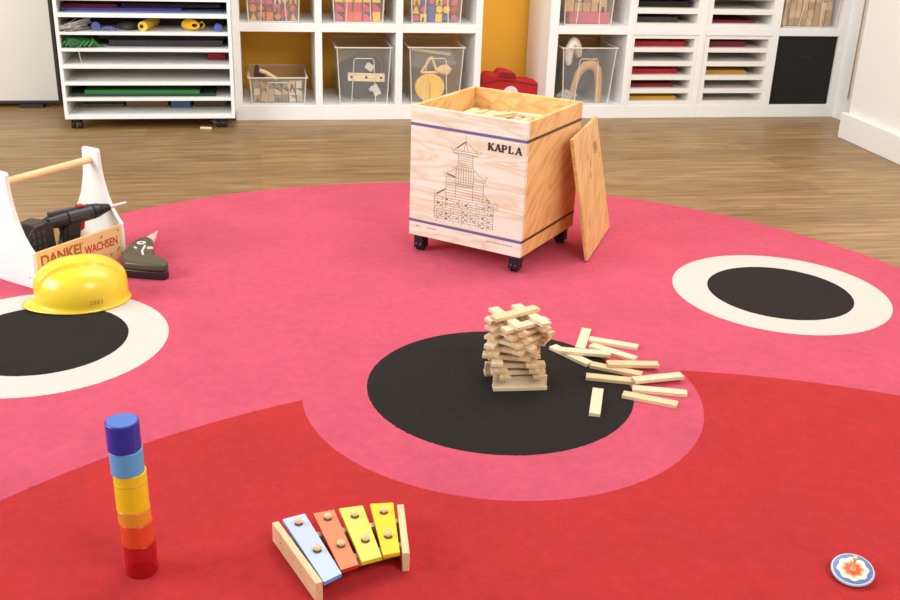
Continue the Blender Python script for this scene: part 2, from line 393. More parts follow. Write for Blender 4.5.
fill('bin with pink foam',1.39,1.585,.465,3,5,.040,[(200,160,110),(170,130,90),(110,104,100),(214,170,116)],['square','arch','disc'],'blocks above the pink foam sheet',YF+.09)
fill('bin above black box',2.450,2.700,.4145,4,8,.036,[(226,184,128),(206,160,104),(236,200,150),(190,144,90)],['stick','stick','square'],'wooden blocks above the black box',YF+.075,.04)
# lower left shallow bin: sticks and bits
fill('shallow bin',-.018,.198,.0615,3,7,.030,[(214,180,134),(190,150,104),(224,208,184),(150,136,120),(232,222,204)],['wedge','square','arch','triangle'],'odds and ends in the shallow bin',YF+.075,.04)
b=B().tube([(0,0,0),(.03,0,-.012),(.075,-.004,-.04)],.009,8)
tag(obj('wooden_peg',b,M['plank'],loc=(.012,YF+.068,.200)),'pale round peg slanting over the rim of the shallow bin','peg')
b=B().prism([(-.02,0),(.028,0),(.034,.02),(.012,.026),(.004,.058),(-.012,.062),(-.018,.03)],-.012,.012)
tag(obj('toy_figure',b,cmat((88,58,52),.6),loc=(.005,YF+.13,.1515),bevel=.004),'dark brown pointed toy figure sticking up from the shallow bin','toy')
# middle bin: drilled wooden strip against the front, white pieces, grey cloth
st=empty('drilled_strip',(.478,YF+.031,.158),label='pale wooden strip with three holes behind the front of the middle bin',cat='wooden strip')
st.rotation_euler=(0,math.radians(1.5),0)
obj('strip',B().box(-.082,.082,-.004,.004,0,.036),M['plank2'],st,bevel=.0015)
for x in (-.066,0,.066): obj('hole',B().cyl((x,-.0048,.018),(x,-.0038,.018),.0055,n=14),M['ink'],st)
def blob(name,rx,ry,rz_,m,loc,label,cat,seed=0,amp=.15,sub=3,**k):
    b=B(); bmesh.ops.create_icosphere(b.bm,subdivisions=sub,radius=1); rnd=random.Random(seed); ph=[rnd.uniform(0,6) for _ in range(6)]
    for v in b.bm.verts:
        c=v.co; f=1+amp*(math.sin(4*c.x+ph[0])*math.sin(3*c.y+ph[1])+.6*math.sin(6*c.z+ph[2]+3*c.x))
        v.co=Vector((c.x*rx*f,c.y*ry*f,max(-.9*rz_,c.z*rz_*f)))
    return tag(obj(name,b,m,loc=loc,smooth=60),label,cat,**k)
blob('grey_cloth',.092,.085,.095,cmat((66,66,66),.85),(.463,YF+.165,.1568),'crumpled grey cloth inside the middle bin','cloth',3,.18)
b=B().box(-.016,.016,-.006,.006,0,.05).box(-.026,-.016,-.006,.006,.03,.045)
tag(obj('plastic_connector',b,cmat((226,220,206),.4),loc=(.535,YF+.045,.095),rot=(0,-.5,0),bevel=.003),'white plastic connector below the drilled strip in middle bin','connector',group='white connectors in the middle bin')
tag(obj('plastic_connector',B().box(-.018,.018,-.006,.006,0,.03),cmat((226,220,206),.4),loc=(.487,YF+.055,.205),rot=(0,.6,0),bevel=.003),'white plastic connector above the drilled strip in middle bin','connector',group='white connectors in the middle bin')
# third bin: round yellow piece, sticks
rd=empty('round_yellow_toy',(.768,YF+.048,.066),label='round yellow piece with a groove down the middle, standing in the third bin',cat='toy')
b=B(); R0=.066; pts=[(R0*math.cos(a)*1.02,R0+R0*math.sin(a)*(.86 if math.sin(a)>0 else 1)) for a in [2*PI*i/40 for i in range(40)]]
obj('disc',b.prism(pts,-.012,.012),cmat((248,196,70),.5),rd,bevel=.005)
obj('groove',B().box(-.003,.003,-.0135,-.0115,.012,.085),cmat((214,150,60),.6),rd)
b=B(); 
for (x0,z0_,x1,z1_) in ((-.035,0,.012,.07),(.012,.07,.04,.0),(-.035,0,.04,0)): b.tube([(x0,0,z0_),(x1,0,z1_)],.006,8)
tag(obj('wooden_triangle',b,M['traywood'],loc=(.765,YF+.065,.192)),'open wooden triangle of sticks above the round yellow piece','toy')
blob('wooden_dog',.036,.012,.024,M['traywood'],(.835,YF+.06,.205),'tan wooden animal shape right of the open triangle in third bin','toy',5,.12)
blob('clear_bag',.10,.06,.05,trans('clear_bag_plastic',(220,214,206),.35,.2),(.80,YF+.17,.235),'crumpled clear plastic bag at the top of the third bin','bag',8,.2)
tag(obj('wooden_stick',B().box(-.09,.09,-.012,.012,0,.012),M['plank'],loc=(.775,YF+.09,.275),rot=(0,.12,0),bevel=.002),'flat wooden stick lying high in the third bin','stick')
# right bin: wooden arch and white cloth
wa=B(); pts=[(-.062,.0),(-.055,.07),(-.035,.135),(-.005,.17),(.03,.175),(.055,.15),(.066,.09),(.068,0)]
wa.tube([(x,0,z) for x,z in pts],[.012,.014,.017,.022,.024,.020,.016,.015],12)
tag(obj('wooden_arch',wa,cmat((214,162,108),.5),loc=(1.505,YF+.06,.0555),smooth=60),'curved tan wooden arch standing inside the right shelf bin','toy')
cl=B(); cl.tube([(.035,.03,-.06),(.012,.0,.0),(-.006,-.004,.03),(-.024,-.006,.0),(-.03,-.004,-.055),(-.022,-.004,-.09)],[.015,.026,.03,.026,.02,.014],12)
tag(obj('white_cloth',cl,cmat((240,226,212),.85),loc=(1.440,YF+.055,.315),smooth=60,sub=1),'white and pinkish soft cloth draped at the rim of right shelf bin','cloth')
blob('dark_cloth',.088,.075,.115,cmat((84,84,92),.85),(1.505,YF+.19,.1765),'grey crumpled cloth filling the back of the right shelf bin behind the arch','cloth',12,.15)
blob('clear_coil_bag',.045,.03,.03,trans('clear_bag_plastic_b',(226,220,212),.45,.2),(1.425,YF+.06,.086),'small clear bag at the bottom left of right shelf bin','bag',15,.2)

# red bag in the alcove
rb=empty('red_bag',(1.172,4.76,FZ),rz=math.radians(-6),label='red fabric bag with white round badge against the yellow wall behind the crate',cat='bag')
pts=[(-.145,0),(-.158,.06),(-.148,.11),(-.135,.122),(-.130,.165),(-.117,.178),(-.072,.172),(-.055,.192),(-.02,.190),(.020,.178),(.036,.152),(.09,.150),(.142,.134),(.145,.06),(.140,0)]
obj('body',B().prism(pts,-.045,.045),M['redbag'],rb,bevel=.012,seg=3)
obj('flap',B().prism([(-.05,.160),(-.05,.185),(.02,.182),(.03,.156)],-.048,-.043),M['redpiping'],rb,bevel=.002)
obj('piping',B().tube([(-.13,-.046,.13),(-.05,-.047,.15),(.03,-.047,.145),(.13,-.046,.127)],.003,6),M['redpiping'],rb)
obj('badge',B().cyl((.006,-.049,.085),(.006,-.045,.085),.036,n=32),M['label'],rb,bevel=.001)

# ------------------------------------------------------------------ rolling sheet cart
CX0,CX1,CYF,CYB=-.784,-.097,4.40,4.83
ct=empty('rolling_cart',(-.4457,4.6,FZ),label='white rolling cart with wide flat shelves full of sheets and craft things',cat='cart')
ox,oy=-.4457,4.6
def CP(name,x0,x1,z0,z1,y0=CYF,y1=CYB,m='white'): obj(name,B().box(x0-ox,x1-ox,y0-oy,y1-oy,z0-FZ,z1-FZ),M[m],ct,bevel=.0012)
CP('side_panel',CX0,-.770,.038,.80); CP('side_panel',-.111,CX1,.038,.80); CP('back_panel',-.770,-.111,.038,.80,CYB-.008,CYB,'rackwhite')
shz=[(.038,.056),(.113,.125),(.177,.191),(.245,.261),(.313,.325),(.379,.391),(.448,.464),(.513,.527),(.578,.590),(.641,.653),(.704,.716),(.785,.80)]
for i,(a,c) in enumerate(shz): CP('base_board' if i==0 else 'top_board' if i==len(shz)-1 else 'shelf_board',-.770,-.111,a,c,CYF,CYB-.008)
for x in (-.745,-.155):
    for y in (CYF+.04,CYB-.04):
        w=obj('caster',B().box(-.012,.012,-.012,.012,.026,.046).cyl((0,0,.03),(0,0,.046),.014,n=16),M['black'],ct,loc=(x-ox,y-oy,0))
        w.parent=ct
        for sx in (-1,1): obj('wheel',B().cyl((sx*.006,0,.0175),(sx*.022,0,.0175),.0175,n=24),M["wheel"],w,bevel=.003)
def cx(u): return -.773+(u-62)*.00389
GC='sheets and boards on the rolling cart'
def slab(name,u0,u1,z,h,c,label,cat,y0=CYF+.03,y1=CYB-.06,n=2): return sheets(name,cx(u0),cx(u1),z,h,c,label,cat,y0,y1,GC,n,.004)
slab('felt_sheet',68,228,.464,.006,(92,110,140),'slate blue felt sheet at the bottom of the cart top visible shelf','felt',CYF+.03,CYF+.23)
slab('felt_sheet',64,186,.470,.008,(88,62,150),'violet felt sheet on the slate blue felt on the cart','felt',CYF+.05,CYF+.23)
slab('felt_sheet',64,120,.478,.012,(120,34,40),'dark red folded felt at the left of the cart top shelf','felt',CYF+.08,CYF+.23)
slab('felt_sheet',122,225,.478,.014,(58,52,62),'dark charcoal folded felt behind the violet sheet on the cart','felt',CYF+.10,CYF+.23)
slab('board_stack',108,226,.325,.026,(58,52,54),'stack of dark charcoal boards on the cart, right of the green net bag','board',CYF+.06,CYB-.05,4)
slab('red_box',208,228,.2612,.028,(170,40,44),'small red box at the right end of an almost empty cart shelf','box',CYF+.12,CYB-.2,1)
slab('folder',66,216,.125,.012,(40,62,50),'dark green folder at the bottom of the folder shelf of the cart','folder')
slab('folder',80,200,.137,.014,(48,122,58),'bright green folder on top of the dark green one on the cart','folder',CYF+.03)
slab('board_stack',70,116,.056,.012,(120,112,104),'grey brown board at the back left of the lowest cart shelf','board',CYF+.15)
slab('board_stack',118,164,.056,.045,(150,118,82),'brown board stack at the back of the lowest cart shelf','board',CYF+.15)
slab('board_stack',166,188,.056,.045,(92,122,168),'blue box between brown boards on the lowest cart shelf','board',CYF+.13)
slab('board_stack',190,226,.056,.045,(112,92,80),'dark brown boards at the right of the lowest cart shelf','board',CYF+.15)
slab('board_stack',66,228,.464,.040,(40,36,40),'black board stack at the back of the top visible cart shelf','board',CYF+.24)
slab('board_stack',68,228,.391,.046,(46,40,38),'dark brown boards at the back of the yarn shelf of the cart','board',CYF+.20)
slab('board_stack',96,228,.351,.018,(48,44,46),'thin black boards lying on the charcoal boards of the cart','board',CYF+.10)
slab('board_stack',66,228,.151,.022,(40,40,44),'black boards at the back of the folder shelf on the cart','board',CYF+.16)
# wires
rnd=random.Random(4); b=B()
for i in range(44):
    x0=rnd.uniform(cx(60),cx(68)); x1=rnd.uniform(cx(78),cx(92)); z0=rnd.uniform(.394,.41); z1=z0+rnd.uniform(.0,.032); y=CYF+rnd.uniform(-.02,.05)
    b.tube([(x0,y+.03,z0),( (x0+x1)/2,y+rnd.uniform(-.01,.02),(z0+z1)/2+rnd.uniform(-.004,.008)),(x1,y+.08,z1)],.0021,5)
tag(obj('pipe_cleaners',b,cmat((196,190,182),.5)),'bundle of thin white and grey craft wires on the cart, left end','wire',kind='stuff')
b=B()
for i in range(7):
    x0=cx(62)+i*.018
    b.tube([(x0,CYF+.02,.329+.004*(i%2)),(x0+.02,CYF+.015,.352),(x0+.035,CYF+.03,.335),(x0+.05,CYF+.06,.330)],.004,6)
    b.tube([(x0,CYF+.05,.331),(x0+.015,CYF+.04,.36-.003*(i%3)),(x0+.03,CYF+.06,.333)],.004,6)
nb=blob('net_bag',.060,.045,.0205,cmat((40,98,50),.8),(cx(77),CYF+.055,.3462),'green net bundle under the white wires at the left of the cart','net',44,.16)
st_=obj('net_strands',b,cmat((66,140,74),.7),nb); st_.location=-nb.location
tag(obj('string',B().tube([(cx(79),CYF+.015,.330),(cx(80),CYF-.006,.322),(cx(81),CYF-.008,.295),(cx(82),CYF-.006,.268)],.0013,6),cmat((226,214,196),.7)),'thin white string hanging down from the green net bundle','string')
def ringobj(name,u,z,r,w,c,label,cat,rot=0,y=CYF+.045,g=None):
    b=B(); b.cyl((0,-w/2,0),(0,w/2,0),r,n=28); b.cyl((0,-w/2-.0006,0),(0,-w/2+.0004,0),r*.5,n=20)
    return tag(obj(name,b,cmat(c,.6),loc=(cx(u),y,z+r),rot=(0,0,rot),bevel=.002,smooth=40),label,cat,g)
ringobj('tape_roll',98,.391,.017,.02,(84,92,160),'violet blue tape roll next to the white wires on the cart','tape')
tag(obj('ribbon',B().tube([(cx(104),CYF+.04,.396),(cx(108),CYF+.03,.404),(cx(114),CYF+.03,.405),(cx(118),CYF+.04,.396)],.005,8),cmat((84,96,168),.6)),'blue ribbon lying flat beside the violet blue tape roll','ribbon')
blob('pouch',.045,.06,.016,cmat((60,52,50),.7),(cx(129),CYF+.10,.4055),'dark flat pouch between blue ribbon and yellow roll on the cart','pouch',21,.08)
rl=tag(obj('paper_roll',B().cyl((0,-.02,0),(.05,.22,0),.0195,n=28),cmat((240,200,60),.6),loc=(cx(145),CYF+.05,.4105),bevel=.002,smooth=40),'yellow rolled felt pointing out of the cart shelf','roll')
obj('roll_hole',B().cyl((0,-.0215,0),(0,-.019,0),.008,n=16),M['ink'],rl,rot=(0,0,-.2))
b=B()
for k in range(6):
    pts=[(.032*math.cos(a)*(1-.1*k)+.004*k,-.006*k,.021+.019*math.sin(a)*(1-.08*k)) for a in [2*PI*i/18+.3*k for i in range(19)]]
    b.tube(pts,.004,6)
b.tube([(.02,0,.02),(.05,-.01,.034),(.058,-.012,.02),(.045,-.012,.006)],.003,6)
tag(obj('yarn_coil',b,cmat((246,196,40),.7),loc=(cx(193),CYF+.07,.3935)),'yellow coil of yarn at the right of the cart shelf','yarn')
ringobj('tape_roll',222,.391,.016,.03,(84,96,168),'blue roll at the far right end of the yarn shelf on the cart','tape')
b=B().box(-.024,.024,-.006,.006,0,.008)
tag(obj('dropped_stick',b,M['plank2'],loc=(cx(204),CYF+.01,FZ),rot=(0,0,-.25),bevel=.001),'small pale stick lying on the floor under the cart','stick')
blob('dust_cloth',.03,.02,.012,cmat((170,166,160),.8),(cx(217),CYF+.10,FZ+.0108),'pale crumpled scrap on the floor under the cart near right wheel','scrap',31)

# ------------------------------------------------------------------ wooden crate
ang=math.atan2(-.2352,.2751); Dv=Vector((math.cos(ang),math.sin(ang),0)); Nb=Vector((-Dv.y,Dv.x,0))
W_=.362; c=Vector((.4184,2.8088,0))+Dv*W_/2+Nb*.178
cr=empty('wooden_crate',(c.x,c.y,0),rz=ang,label='large square plywood crate on black casters, printed with a tower, full of planks',cat='crate')
h0,h1=.052,.428; w=W_/2; dd=.178; t_=.013
obj('front_panel',B().box(-w,w,-dd,-dd+t_,h0,h1),M['plyfront'],cr,bevel=.001)
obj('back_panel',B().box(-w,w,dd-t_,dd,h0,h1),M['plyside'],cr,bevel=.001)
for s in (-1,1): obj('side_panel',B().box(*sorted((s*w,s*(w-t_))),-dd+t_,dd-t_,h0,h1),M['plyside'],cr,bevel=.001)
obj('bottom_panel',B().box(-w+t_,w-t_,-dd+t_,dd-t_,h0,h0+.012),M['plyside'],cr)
e=.0004
for z0,z1 in ((.0928,.1008),(.3728,.3812)):
    obj('printed_band',B().box(-w,w,-dd-e,-dd,z0,z1),M['stripe'],cr)
    obj('side_band',B().box(w,w+e,-dd,dd,z0,z1).box(-w-e,-w,-dd,dd,z0,z1).box(-w,w,dd,dd+e,z0,z1),M['stripeside'],cr)
for sx in (-1,1):
    for sy in (-1,1):
        k=obj('caster',B().box(-.017,.017,-.017,.017,.046,h0).box(-.0155,.0155,-.015,.015,.009,.047),M['black'],cr,loc=(sx*(w-.026),sy*(dd-.026),0),bevel=.002)
        for q in (-1,1): obj('wheel',B().cyl((q*.003,-.001,.0165),(q*.0105,-.001,.0165),.0165,n=24),M['wheel'],k,bevel=.002)
# lettering KAPLA (slab letters as strokes)
def letters(x,z,h,adv,y0,y1,txt):
    b=B(); sw=h*.30; tw=h*.15
    def S(p,q,wd): b.line((x+p[0]*h*1.13,z+p[1]*h),(x+q[0]*h*1.13,z+q[1]*h),wd,y0,y1)
    for ch in txt:
        def ser(px,pz,l=.36): S((px-l/2,pz),(px+l/2,pz),tw)
        if ch=='K': S((.16,0),(.16,1),sw); S((.2,.42),(.68,.97),tw*1.1); S((.32,.55),(.74,.03),sw); ser(.16,.06); ser(.16,.94); ser(.72,.06,.3); ser(.66,.94,.28)
        if ch=='A': S((.12,.03),(.42,.98),tw*1.1); S((.42,1),(.74,.03),sw); S((.22,.33),(.62,.33),tw); ser(.12,.06,.3); ser(.74,.06,.34)
        if ch=='P': 
            S((.16,0),(.16,1),sw); ser(.16,.06); S((0,.94),(.5,.94),tw); S((.2,.46),(.5,.46),tw); S((.5,.94),(.62,.82),tw*1.4); S((.60,.84),(.60,.56),sw*.9); S((.62,.58),(.5,.46),tw*1.4)
        if ch=='L': S((.16,0),(.16,1),sw); ser(.16,.94); S((0,.06),(.6,.06),tw); S((.6,.02),(.62,.32),tw)
        x+=adv
    return b
obj('lettering',letters(-w+.2455,.3385,.0205,.0207,-dd-.0005,-dd,'KAPLA'),M['ink'],cr)
# line drawing of the tower
art=B(); dark=B(); y0,y1=-dd-.0004,-dd
def ln(*p,wd=.0008,b_=None):
    for a,c_ in zip(p,p[1:]): (b_ or art).line((a[0]-w,a[1]),(c_[0]-w,c_[1]),wd,y0,y1)
C=.178
ln((C,.367),(C,.352)); ln((C,.352),(.163,.338),(.138,.322),(.133,.324),(.132,.331)); ln((C,.352),(.196,.338),(.218,.322),(.226,.321),(.226,.33)); ln((.14,.3225),(.22,.3225)); ln((.138,.316),(.222,.316)); ln((.138,.322),(.142,.314),(.215,.314))
ln((C,.352),(.172,.323)); ln((C,.352),(.186,.323)); ln((.176,.349),(.150,.329),wd=.0028,b_=dark)
for x in (.155,.202): ln((x,.314),(x,.279))
for z in (.308,.302,.296,.290,.284,.279): ln((.155,z),(.202,z))
ln((.155,.279),(.135,.262),(.113,.252),(.110,.257)); ln((.202,.279),(.222,.262),(.240,.252),(.246,.255),(.247,.262),(.241,.262)); ln((.112,.250),(.150,.245)); ln((.206,.25),(.243,.246),(.249,.238)); ln((.120,.253),(.148,.247),wd=.0026,b_=dark)
for i in range(8): x=.150+.0079*i; ln((x,.276),(x,.228))
ln((.150,.270),(.205,.270))
for z in (.243,.236,.229,.222,.214,.206,.198,.190): ln((.119,z),(.238,z) if z>.2 else (.262,z))
for x in (.119,.150,.205,.238): ln((x,.245),(x,.186))
for i in range(14):
    x=.152+.0038*i; ln((x,.228),(x+.002,.222),wd=.0006)
ln((.119,.210),(.084,.186),(.080,.190)); ln((.116,.206),(.090,.189),wd=.003,b_=dark); ln((.238,.214),(.262,.190),(.276,.180),(.284,.180),(.283,.190),(.276,.192),(.272,.186)); ln((.250,.182),(.288,.174)); ln((.245,.192),(.252,.198),(.258,.190),(.250,.184))
ln((.083,.186),(.083,.118)); ln((.272,.176),(.272,.116)); 
rr=random.Random(2)
for j in range(10):
    z=.182-.0072*j; ln((.083,z),(.272,z))
    for i in range(7):
        x=.083+.027*i+(0.009 if j%2 else 0)
        if x<.268: ln((x,z),(x,z-.0072))
        if rr.random()<.45: ln((x+.008,z-.0036),(x+.017,z-.0036),wd=.0022)
        if rr.random()<.12: ln((x+.010,z-.0036),(x+.015,z-.0036),wd=.0040,b_=dark)
obj('tower_drawing',art,M['inkthin'],cr); obj('drawing_accents',dark,M['ink'],cr)
rr=random.Random(5)
for grp,n_,zz in ((.024,3,.0800),(.062,7,.0800),(.255,20,.0792)):
    tx=B()
    for i in range(n_):
        x=grp+i*.0041; tx.box(x-w,x-w+.0026,y0,y1,zz,zz+rr.choice((.0020,.0028)))
    obj('small_print',tx,M['inkthin'],cr)


# planks filling the crate
PLM=[M['plank'],M['plank2']]
def plank_mesh():
    return B().box(-.0585,.0585,-.0117,.0117,0,.0078)
pm=obj('wooden_plank',plank_mesh(),M['plank'],bevel=.0006); pm2=pm.copy(); pm2.data=pm.data.copy(); pm2.data.materials[0]=M['plank2']
col.objects.unlink(pm) 
def plank(x,y,z,deg,label,group,tilt=0,roll=0,rotm=None):
    o=random.choice((pm,pm2)).copy(); col.objects.link(o); o.location=(x,y,z)
    o.rotation_euler=(math.radians(roll),math.radians(tilt),math.radians(deg))
    return tag(o,label,'plank',group)
bulk=B(); cd=math.degrees(ang)
mt=Matrix.Translation((c.x,c.y,0))@Matrix.Rotation(ang,4,'Z')
for L_ in range(38):
    z=.066+L_*.0079
    for i in range(2):
        for j in range(13):
            if L_<36 and 0<j<12: continue
            x=-.078+i*.156-.0; y=-.148+j*.0247
            if L_%2==0: bulk.box(x-.0585,x+.0585,y-.0117,y+.0117,z,z+.0078,mt)
            else: bulk.box(y-.0117,y+.0117,x-.0585,x+.0585,z,z+.0078,mt)
tag(obj('plank_layers',bulk,M['plank']),'dense layers of small pale planks filling the plywood crate','planks',kind='stuff')
ztop=.066+38*.0079
gp='loose planks on top inside the crate'
def local(x,y): v=mt@Vector((x,y,0)); return v.x,v.y
rr=random.Random(21)
for i in range(10):
    for k,sd in ((0,'front'),(1,'back')):
        X,Y=local(-.137+i*.0302,-.078+k*.150); plank(X,Y,ztop+.0002,cd+90+rr.uniform(-5,5),f'plank inside the crate, middle layer, {sd} row, {NUM[i] if i<8 else ("ninth","tenth")[i-8]} from left',gp)
for x,y,dg,ds in ((-.110,.010,78,'by the left wall'),(-.078,-.075,70,'at the front, near the left wall'),(-.045,.065,66,'behind the middle'),(.03,.115,8,'along the back wall'),(.045,-.115,-6,'along the front wall'),(.125,.02,84,'by the right wall'),(.03,.0,28,'in the middle')):
    X,Y=local(x,y); plank(X,Y,ztop+.0086,cd+dg,'plank inside the crate, upper layer, '+ds,gp)
for x,y,dg,ds in ((-.015,.03,64,'bright topmost plank slanting across the middle of the crate filling'),(.075,-.045,58,'bright topmost plank slanting at the front right of the crate filling')):
    X,Y=local(x,y); plank(X,Y,ztop+.0166,cd+dg,ds,gp)

# crate lid leaning on the right side
n0=Vector((.912,2.665,.003)); f0=Vector((1.077,2.961,.003)); t0=Vector((.846,2.695,.352))
ux=(f0-n0).normalized(); vz=(t0-n0); vz=(vz-ux*vz.dot(ux)).normalized(); nn=ux.cross(vz)
lid=bpy.data.objects.new('crate_lid',None); col.objects.link(lid)
lid.matrix_world=Matrix.Translation(n0)@Matrix((ux,vz,nn)).transposed().to_4x4()
tag(lid,'square plywood lid leaning against the right side of the crate','lid')
obj('board',B().box(0,.338,0,.355,-.001,.009),M['plylid'],lid,bevel=.001)
rr=random.Random(9); fm=plain('faded_lid_print',(176,128,74),.6,.1)
b=B()
for i in range(5): b.box(.235+i*.0099,.235+i*.0099+.010,.262+rr.uniform(-.003,.003),.292+rr.uniform(-.004,.004),.009,.0093)
obj('faint_print',b,fm,lid)
for x,y in ((.150,.262),(.172,.235),(.158,.205)): obj('faint_print',B().box(x,x+.009,y,y+.018,.009,.0093),fm,lid)

# ------------------------------------------------------------------ twisted plank tower
gt='planks of the twisted tower'
tc=(.535,1.950)
def at_(cx_,cy_,dg,off):
    a=math.radians(dg+90); return cx_+math.cos(a)*off, cy_+math.sin(a)*off
th=-3.5
x,y=at_(*tc,th,-.036); plank(x,y,0.0,th,'front plank lying flat on the black circle under the tower',gt)
x,y=at_(*tc,th,-.0365); plank(x,y,.0078+.0117,th,'plank standing on its long edge at the tower foot, front',gt,roll=90).location.y+=.0039
x,y=at_(*tc,th,.036); plank(x-.008,y,0.0,th,'rear plank lying flat on the black circle under the tower',gt)
x,y=at_(*tc,th,.0365); plank(x-.008,y,.0078+.0117,th,'plank standing on its long edge at the tower foot, rear',gt,roll=90)
z=.0078+.0234+.0001; rr=random.Random(11); nL=16
TW=[-3,-3,-4,-7,-10,-17,-24,-31,-38,-43,-48,-53,-57,-61,-65,-68,-70]
offx=0
for i in range(nL):
    base=TW[i]+rr.uniform(-1,1)+(rr.uniform(-9,9) if i>13 else 0); dg=base+(90 if i%2==0 else 0)
    offx=-.012*math.sin(PI*min(1,i/11))+(.0 if i<12 else -.004); cyy=tc[1]+.0
    sp=.036 if i<5 else (.033 if i<12 else .028)
    for s,nm in ((-1,'first'),(1,'second')):
        x,y=at_(tc[0]+offx,cyy,dg,s*sp); 
        sl=rr.uniform(-.005,.005); a=math.radians(dg); x+=math.cos(a)*sl; y+=math.sin(a)*sl
        side=('left' if x<tc[0]+offx else 'right') if abs(math.sin(math.radians(dg)))>.707 else ('front' if y<cyy else 'back')
        plank(x,y,z,dg+rr.uniform(-1.5,1.5),f'{side} plank of the pair in the {ORD[i]} flat layer of the twisted tower',gt)
    z+=.0079
plank(tc[0]-.012,tc[1]+.0,z,24,'single topmost plank of the twisted tower',gt)

# scattered planks
SC=[((.745,2.138),-114.8,0,'flat plank pointing away at the back of the scattered ones, farthest from camera'),
((.810,2.107),-29.3,0,'plank at the back right of the scatter, just right of the one pointing away'),
((.793,2.059),-46.4,0,'slanting plank below the back right one, ends beside it'),
((.721,2.050),-17.4,1,'plank lying on top of the slanting one at the left of the scatter'),
((.689,2.054),-59.6,0,'steep slanting plank nearest the tower, under another plank'),
((.770,1.970),-32.7,0,'middle plank partly covered by the plank above it'),
((.811,1.977),-8.9,1,'plank resting on the middle plank, pointing right'),
((.747,1.926),-19.3,0,'plank across the right edge of the black circle, second from front'),
((.843,1.904),4.9,1,'plank resting on two others at the right, tilted up to the right'),
((.831,1.859),-17.9,0,'plank at far right on the pink ring, under the tilted one'),
((.796,1.824),-31.1,0,'frontmost right plank on the pink ring'),
((.678,1.827),-111.4,0,'lone plank lying on the black circle in front of the scatter')]
for (x,y),dg,lv,lb in SC: plank(x,y,.0002+lv*.0082,dg,lb,'planks scattered beside the tower')
bpy.data.objects.remove(pm2); bpy.data.objects.remove(pm)

# ------------------------------------------------------------------ toolbox
A=Vector((-.577,2.591,0)); a1=math.atan2(.768,.640)
tb=empty('toolbox',(A.x,A.y,0),rz=a1,label='open wooden toy toolbox with white ends and a round handle on the rug edge',cat='toolbox')
Wt=.190; Lt=.309
half=[(.0,.095),(.098,.095),(.105,.088),(.118,.077),(.14,.063),(.165,.051),(.19,.043),(.22,.035),(.25,.031),(.275,.030),(.292,.030),(.298,.025)]
out=[(Wt/2+hw,z) for z,hw in half]+[(Wt/2-hw,z) for z,hw in half[::-1]]
for s in (0,Lt-.012): obj('end_panel',B().prism(out,s,s+.012,'yz'),M['white'],tb,bevel=.0015)
obj('handle',B().cyl((.012,Wt/2,.266),(Lt-.012,Wt/2,.266),.0098,n=24),M['dowel'],tb,smooth=40)
obj('front_board',B().box(.012,Lt-.012,0,.009,0,.096),M['traywood'],tb,bevel=.001)
obj('back_board',B().box(.012,Lt-.012,Wt-.009,Wt,0,.096),M['traywood'],tb,bevel=.001)
obj('bottom_board',B().box(.012,Lt-.012,.009,Wt-.009,0,.008),M['traywood'],tb)
def text(name,s,size,m,parent,loc,rot,sx=1,off=0):
    cu=bpy.data.curves.new(name,'FONT'); cu.body=s; cu.size=size; cu.extrude=.0003; cu.offset=off
    o=bpy.data.objects.new(name,cu); col.objects.link(o); bpy.context.view_layer.update()
    me=bpy.data.meshes.new_from_object(o.evaluated_get(bpy.context.evaluated_depsgraph_get())); bpy.data.objects.remove(o)
    me.materials.clear(); me.materials.append(m)
    q=bpy.data.objects.new(name,me); col.objects.link(q); q.parent=parent; q.location=loc; q.rotation_euler=rot; q.scale=(sx,1,1); return q
text('printed_word','DANKE!',.040,M['inkbrown'],tb,(.022,-.0002,.056),(PI/2,0,0),.93,.0012)
text('printed_word','WACHSEN',.032,M['inkred'],tb,(.166,-.0002,.046),(PI/2,0,0),.74,.0008)
b=B()
for x,z,a_,l in ((.225,.080,.9,.010),(.285,.084,.5,.006),(.160,.082,0,.003),(.282,.030,.7,.014),(.292,.014,0,.004),(.215,.026,.2,.006),(.255,.020,.4,.006),(.05,.025,.3,.006),(.11,.02,.8,.006)):
    dx,dz=math.cos(a_)*l/2,math.sin(a_)*l/2; b.line((x-dx,z-dz),(x+dx,z+dz),.0045,-.0004,0)
obj('printed_confetti',b,M['inkbrown'],tb)
# screws
b=B()
for y in (.02,Wt-.02): b.cyl((-.0008,y,.03),(0,y,.03),.003,n=12)
obj('screw',b,M['steel'],tb)

# drill lying in the box; local frame = toolbox frame (x along, y across, z up)
def tbp(x,y,z): return Matrix.Translation(A)@Matrix.Rotation(a1,4,'Z')@Vector((x,y,z))
dr=empty('toy_drill',tuple(tbp(.19,.06,.0)),rz=a1-math.radians(13),label='black toy cordless drill with silver bit lying in the wooden toolbox',cat='toy drill')
b=B().cyl((-.075,0,.134),(-.02,0,.136),.017,.0215,n=24).cyl((-.02,0,.136),(.055,0,.139),.0225,.021,n=24)
obj('motor_housing',b,M['drill'],dr,bevel=.003,smooth=40)
obj('top_rail',B().box(-.07,.05,-.007,.007,.150,.162),M['drillgrey'],dr,bevel=.003)
obj('side_logo_plate',B().box(-.02,.035,-.0232,-.0205,.132,.146),M['drillgrey'],dr,bevel=.001)
obj('chuck',B().cyl((.055,0,.139),(.075,0,.140),.0215,.019,n=24).cyl((.075,0,.140),(.108,0,.141),.018,.009,n=24),M['black'],dr,bevel=.0015,smooth=40)
obj('drill_bit',B().cyl((.108,0,.141),(.157,0,.1425),.005,n=14).cyl((.157,0,.1425),(.162,0,.1426),.005,.0025,n=14),M['steel'],dr,smooth=40)
obj('selector_button',B().box(.012,.030,-.009,.009,.160,.166),M['redplastic'],dr,bevel=.002)
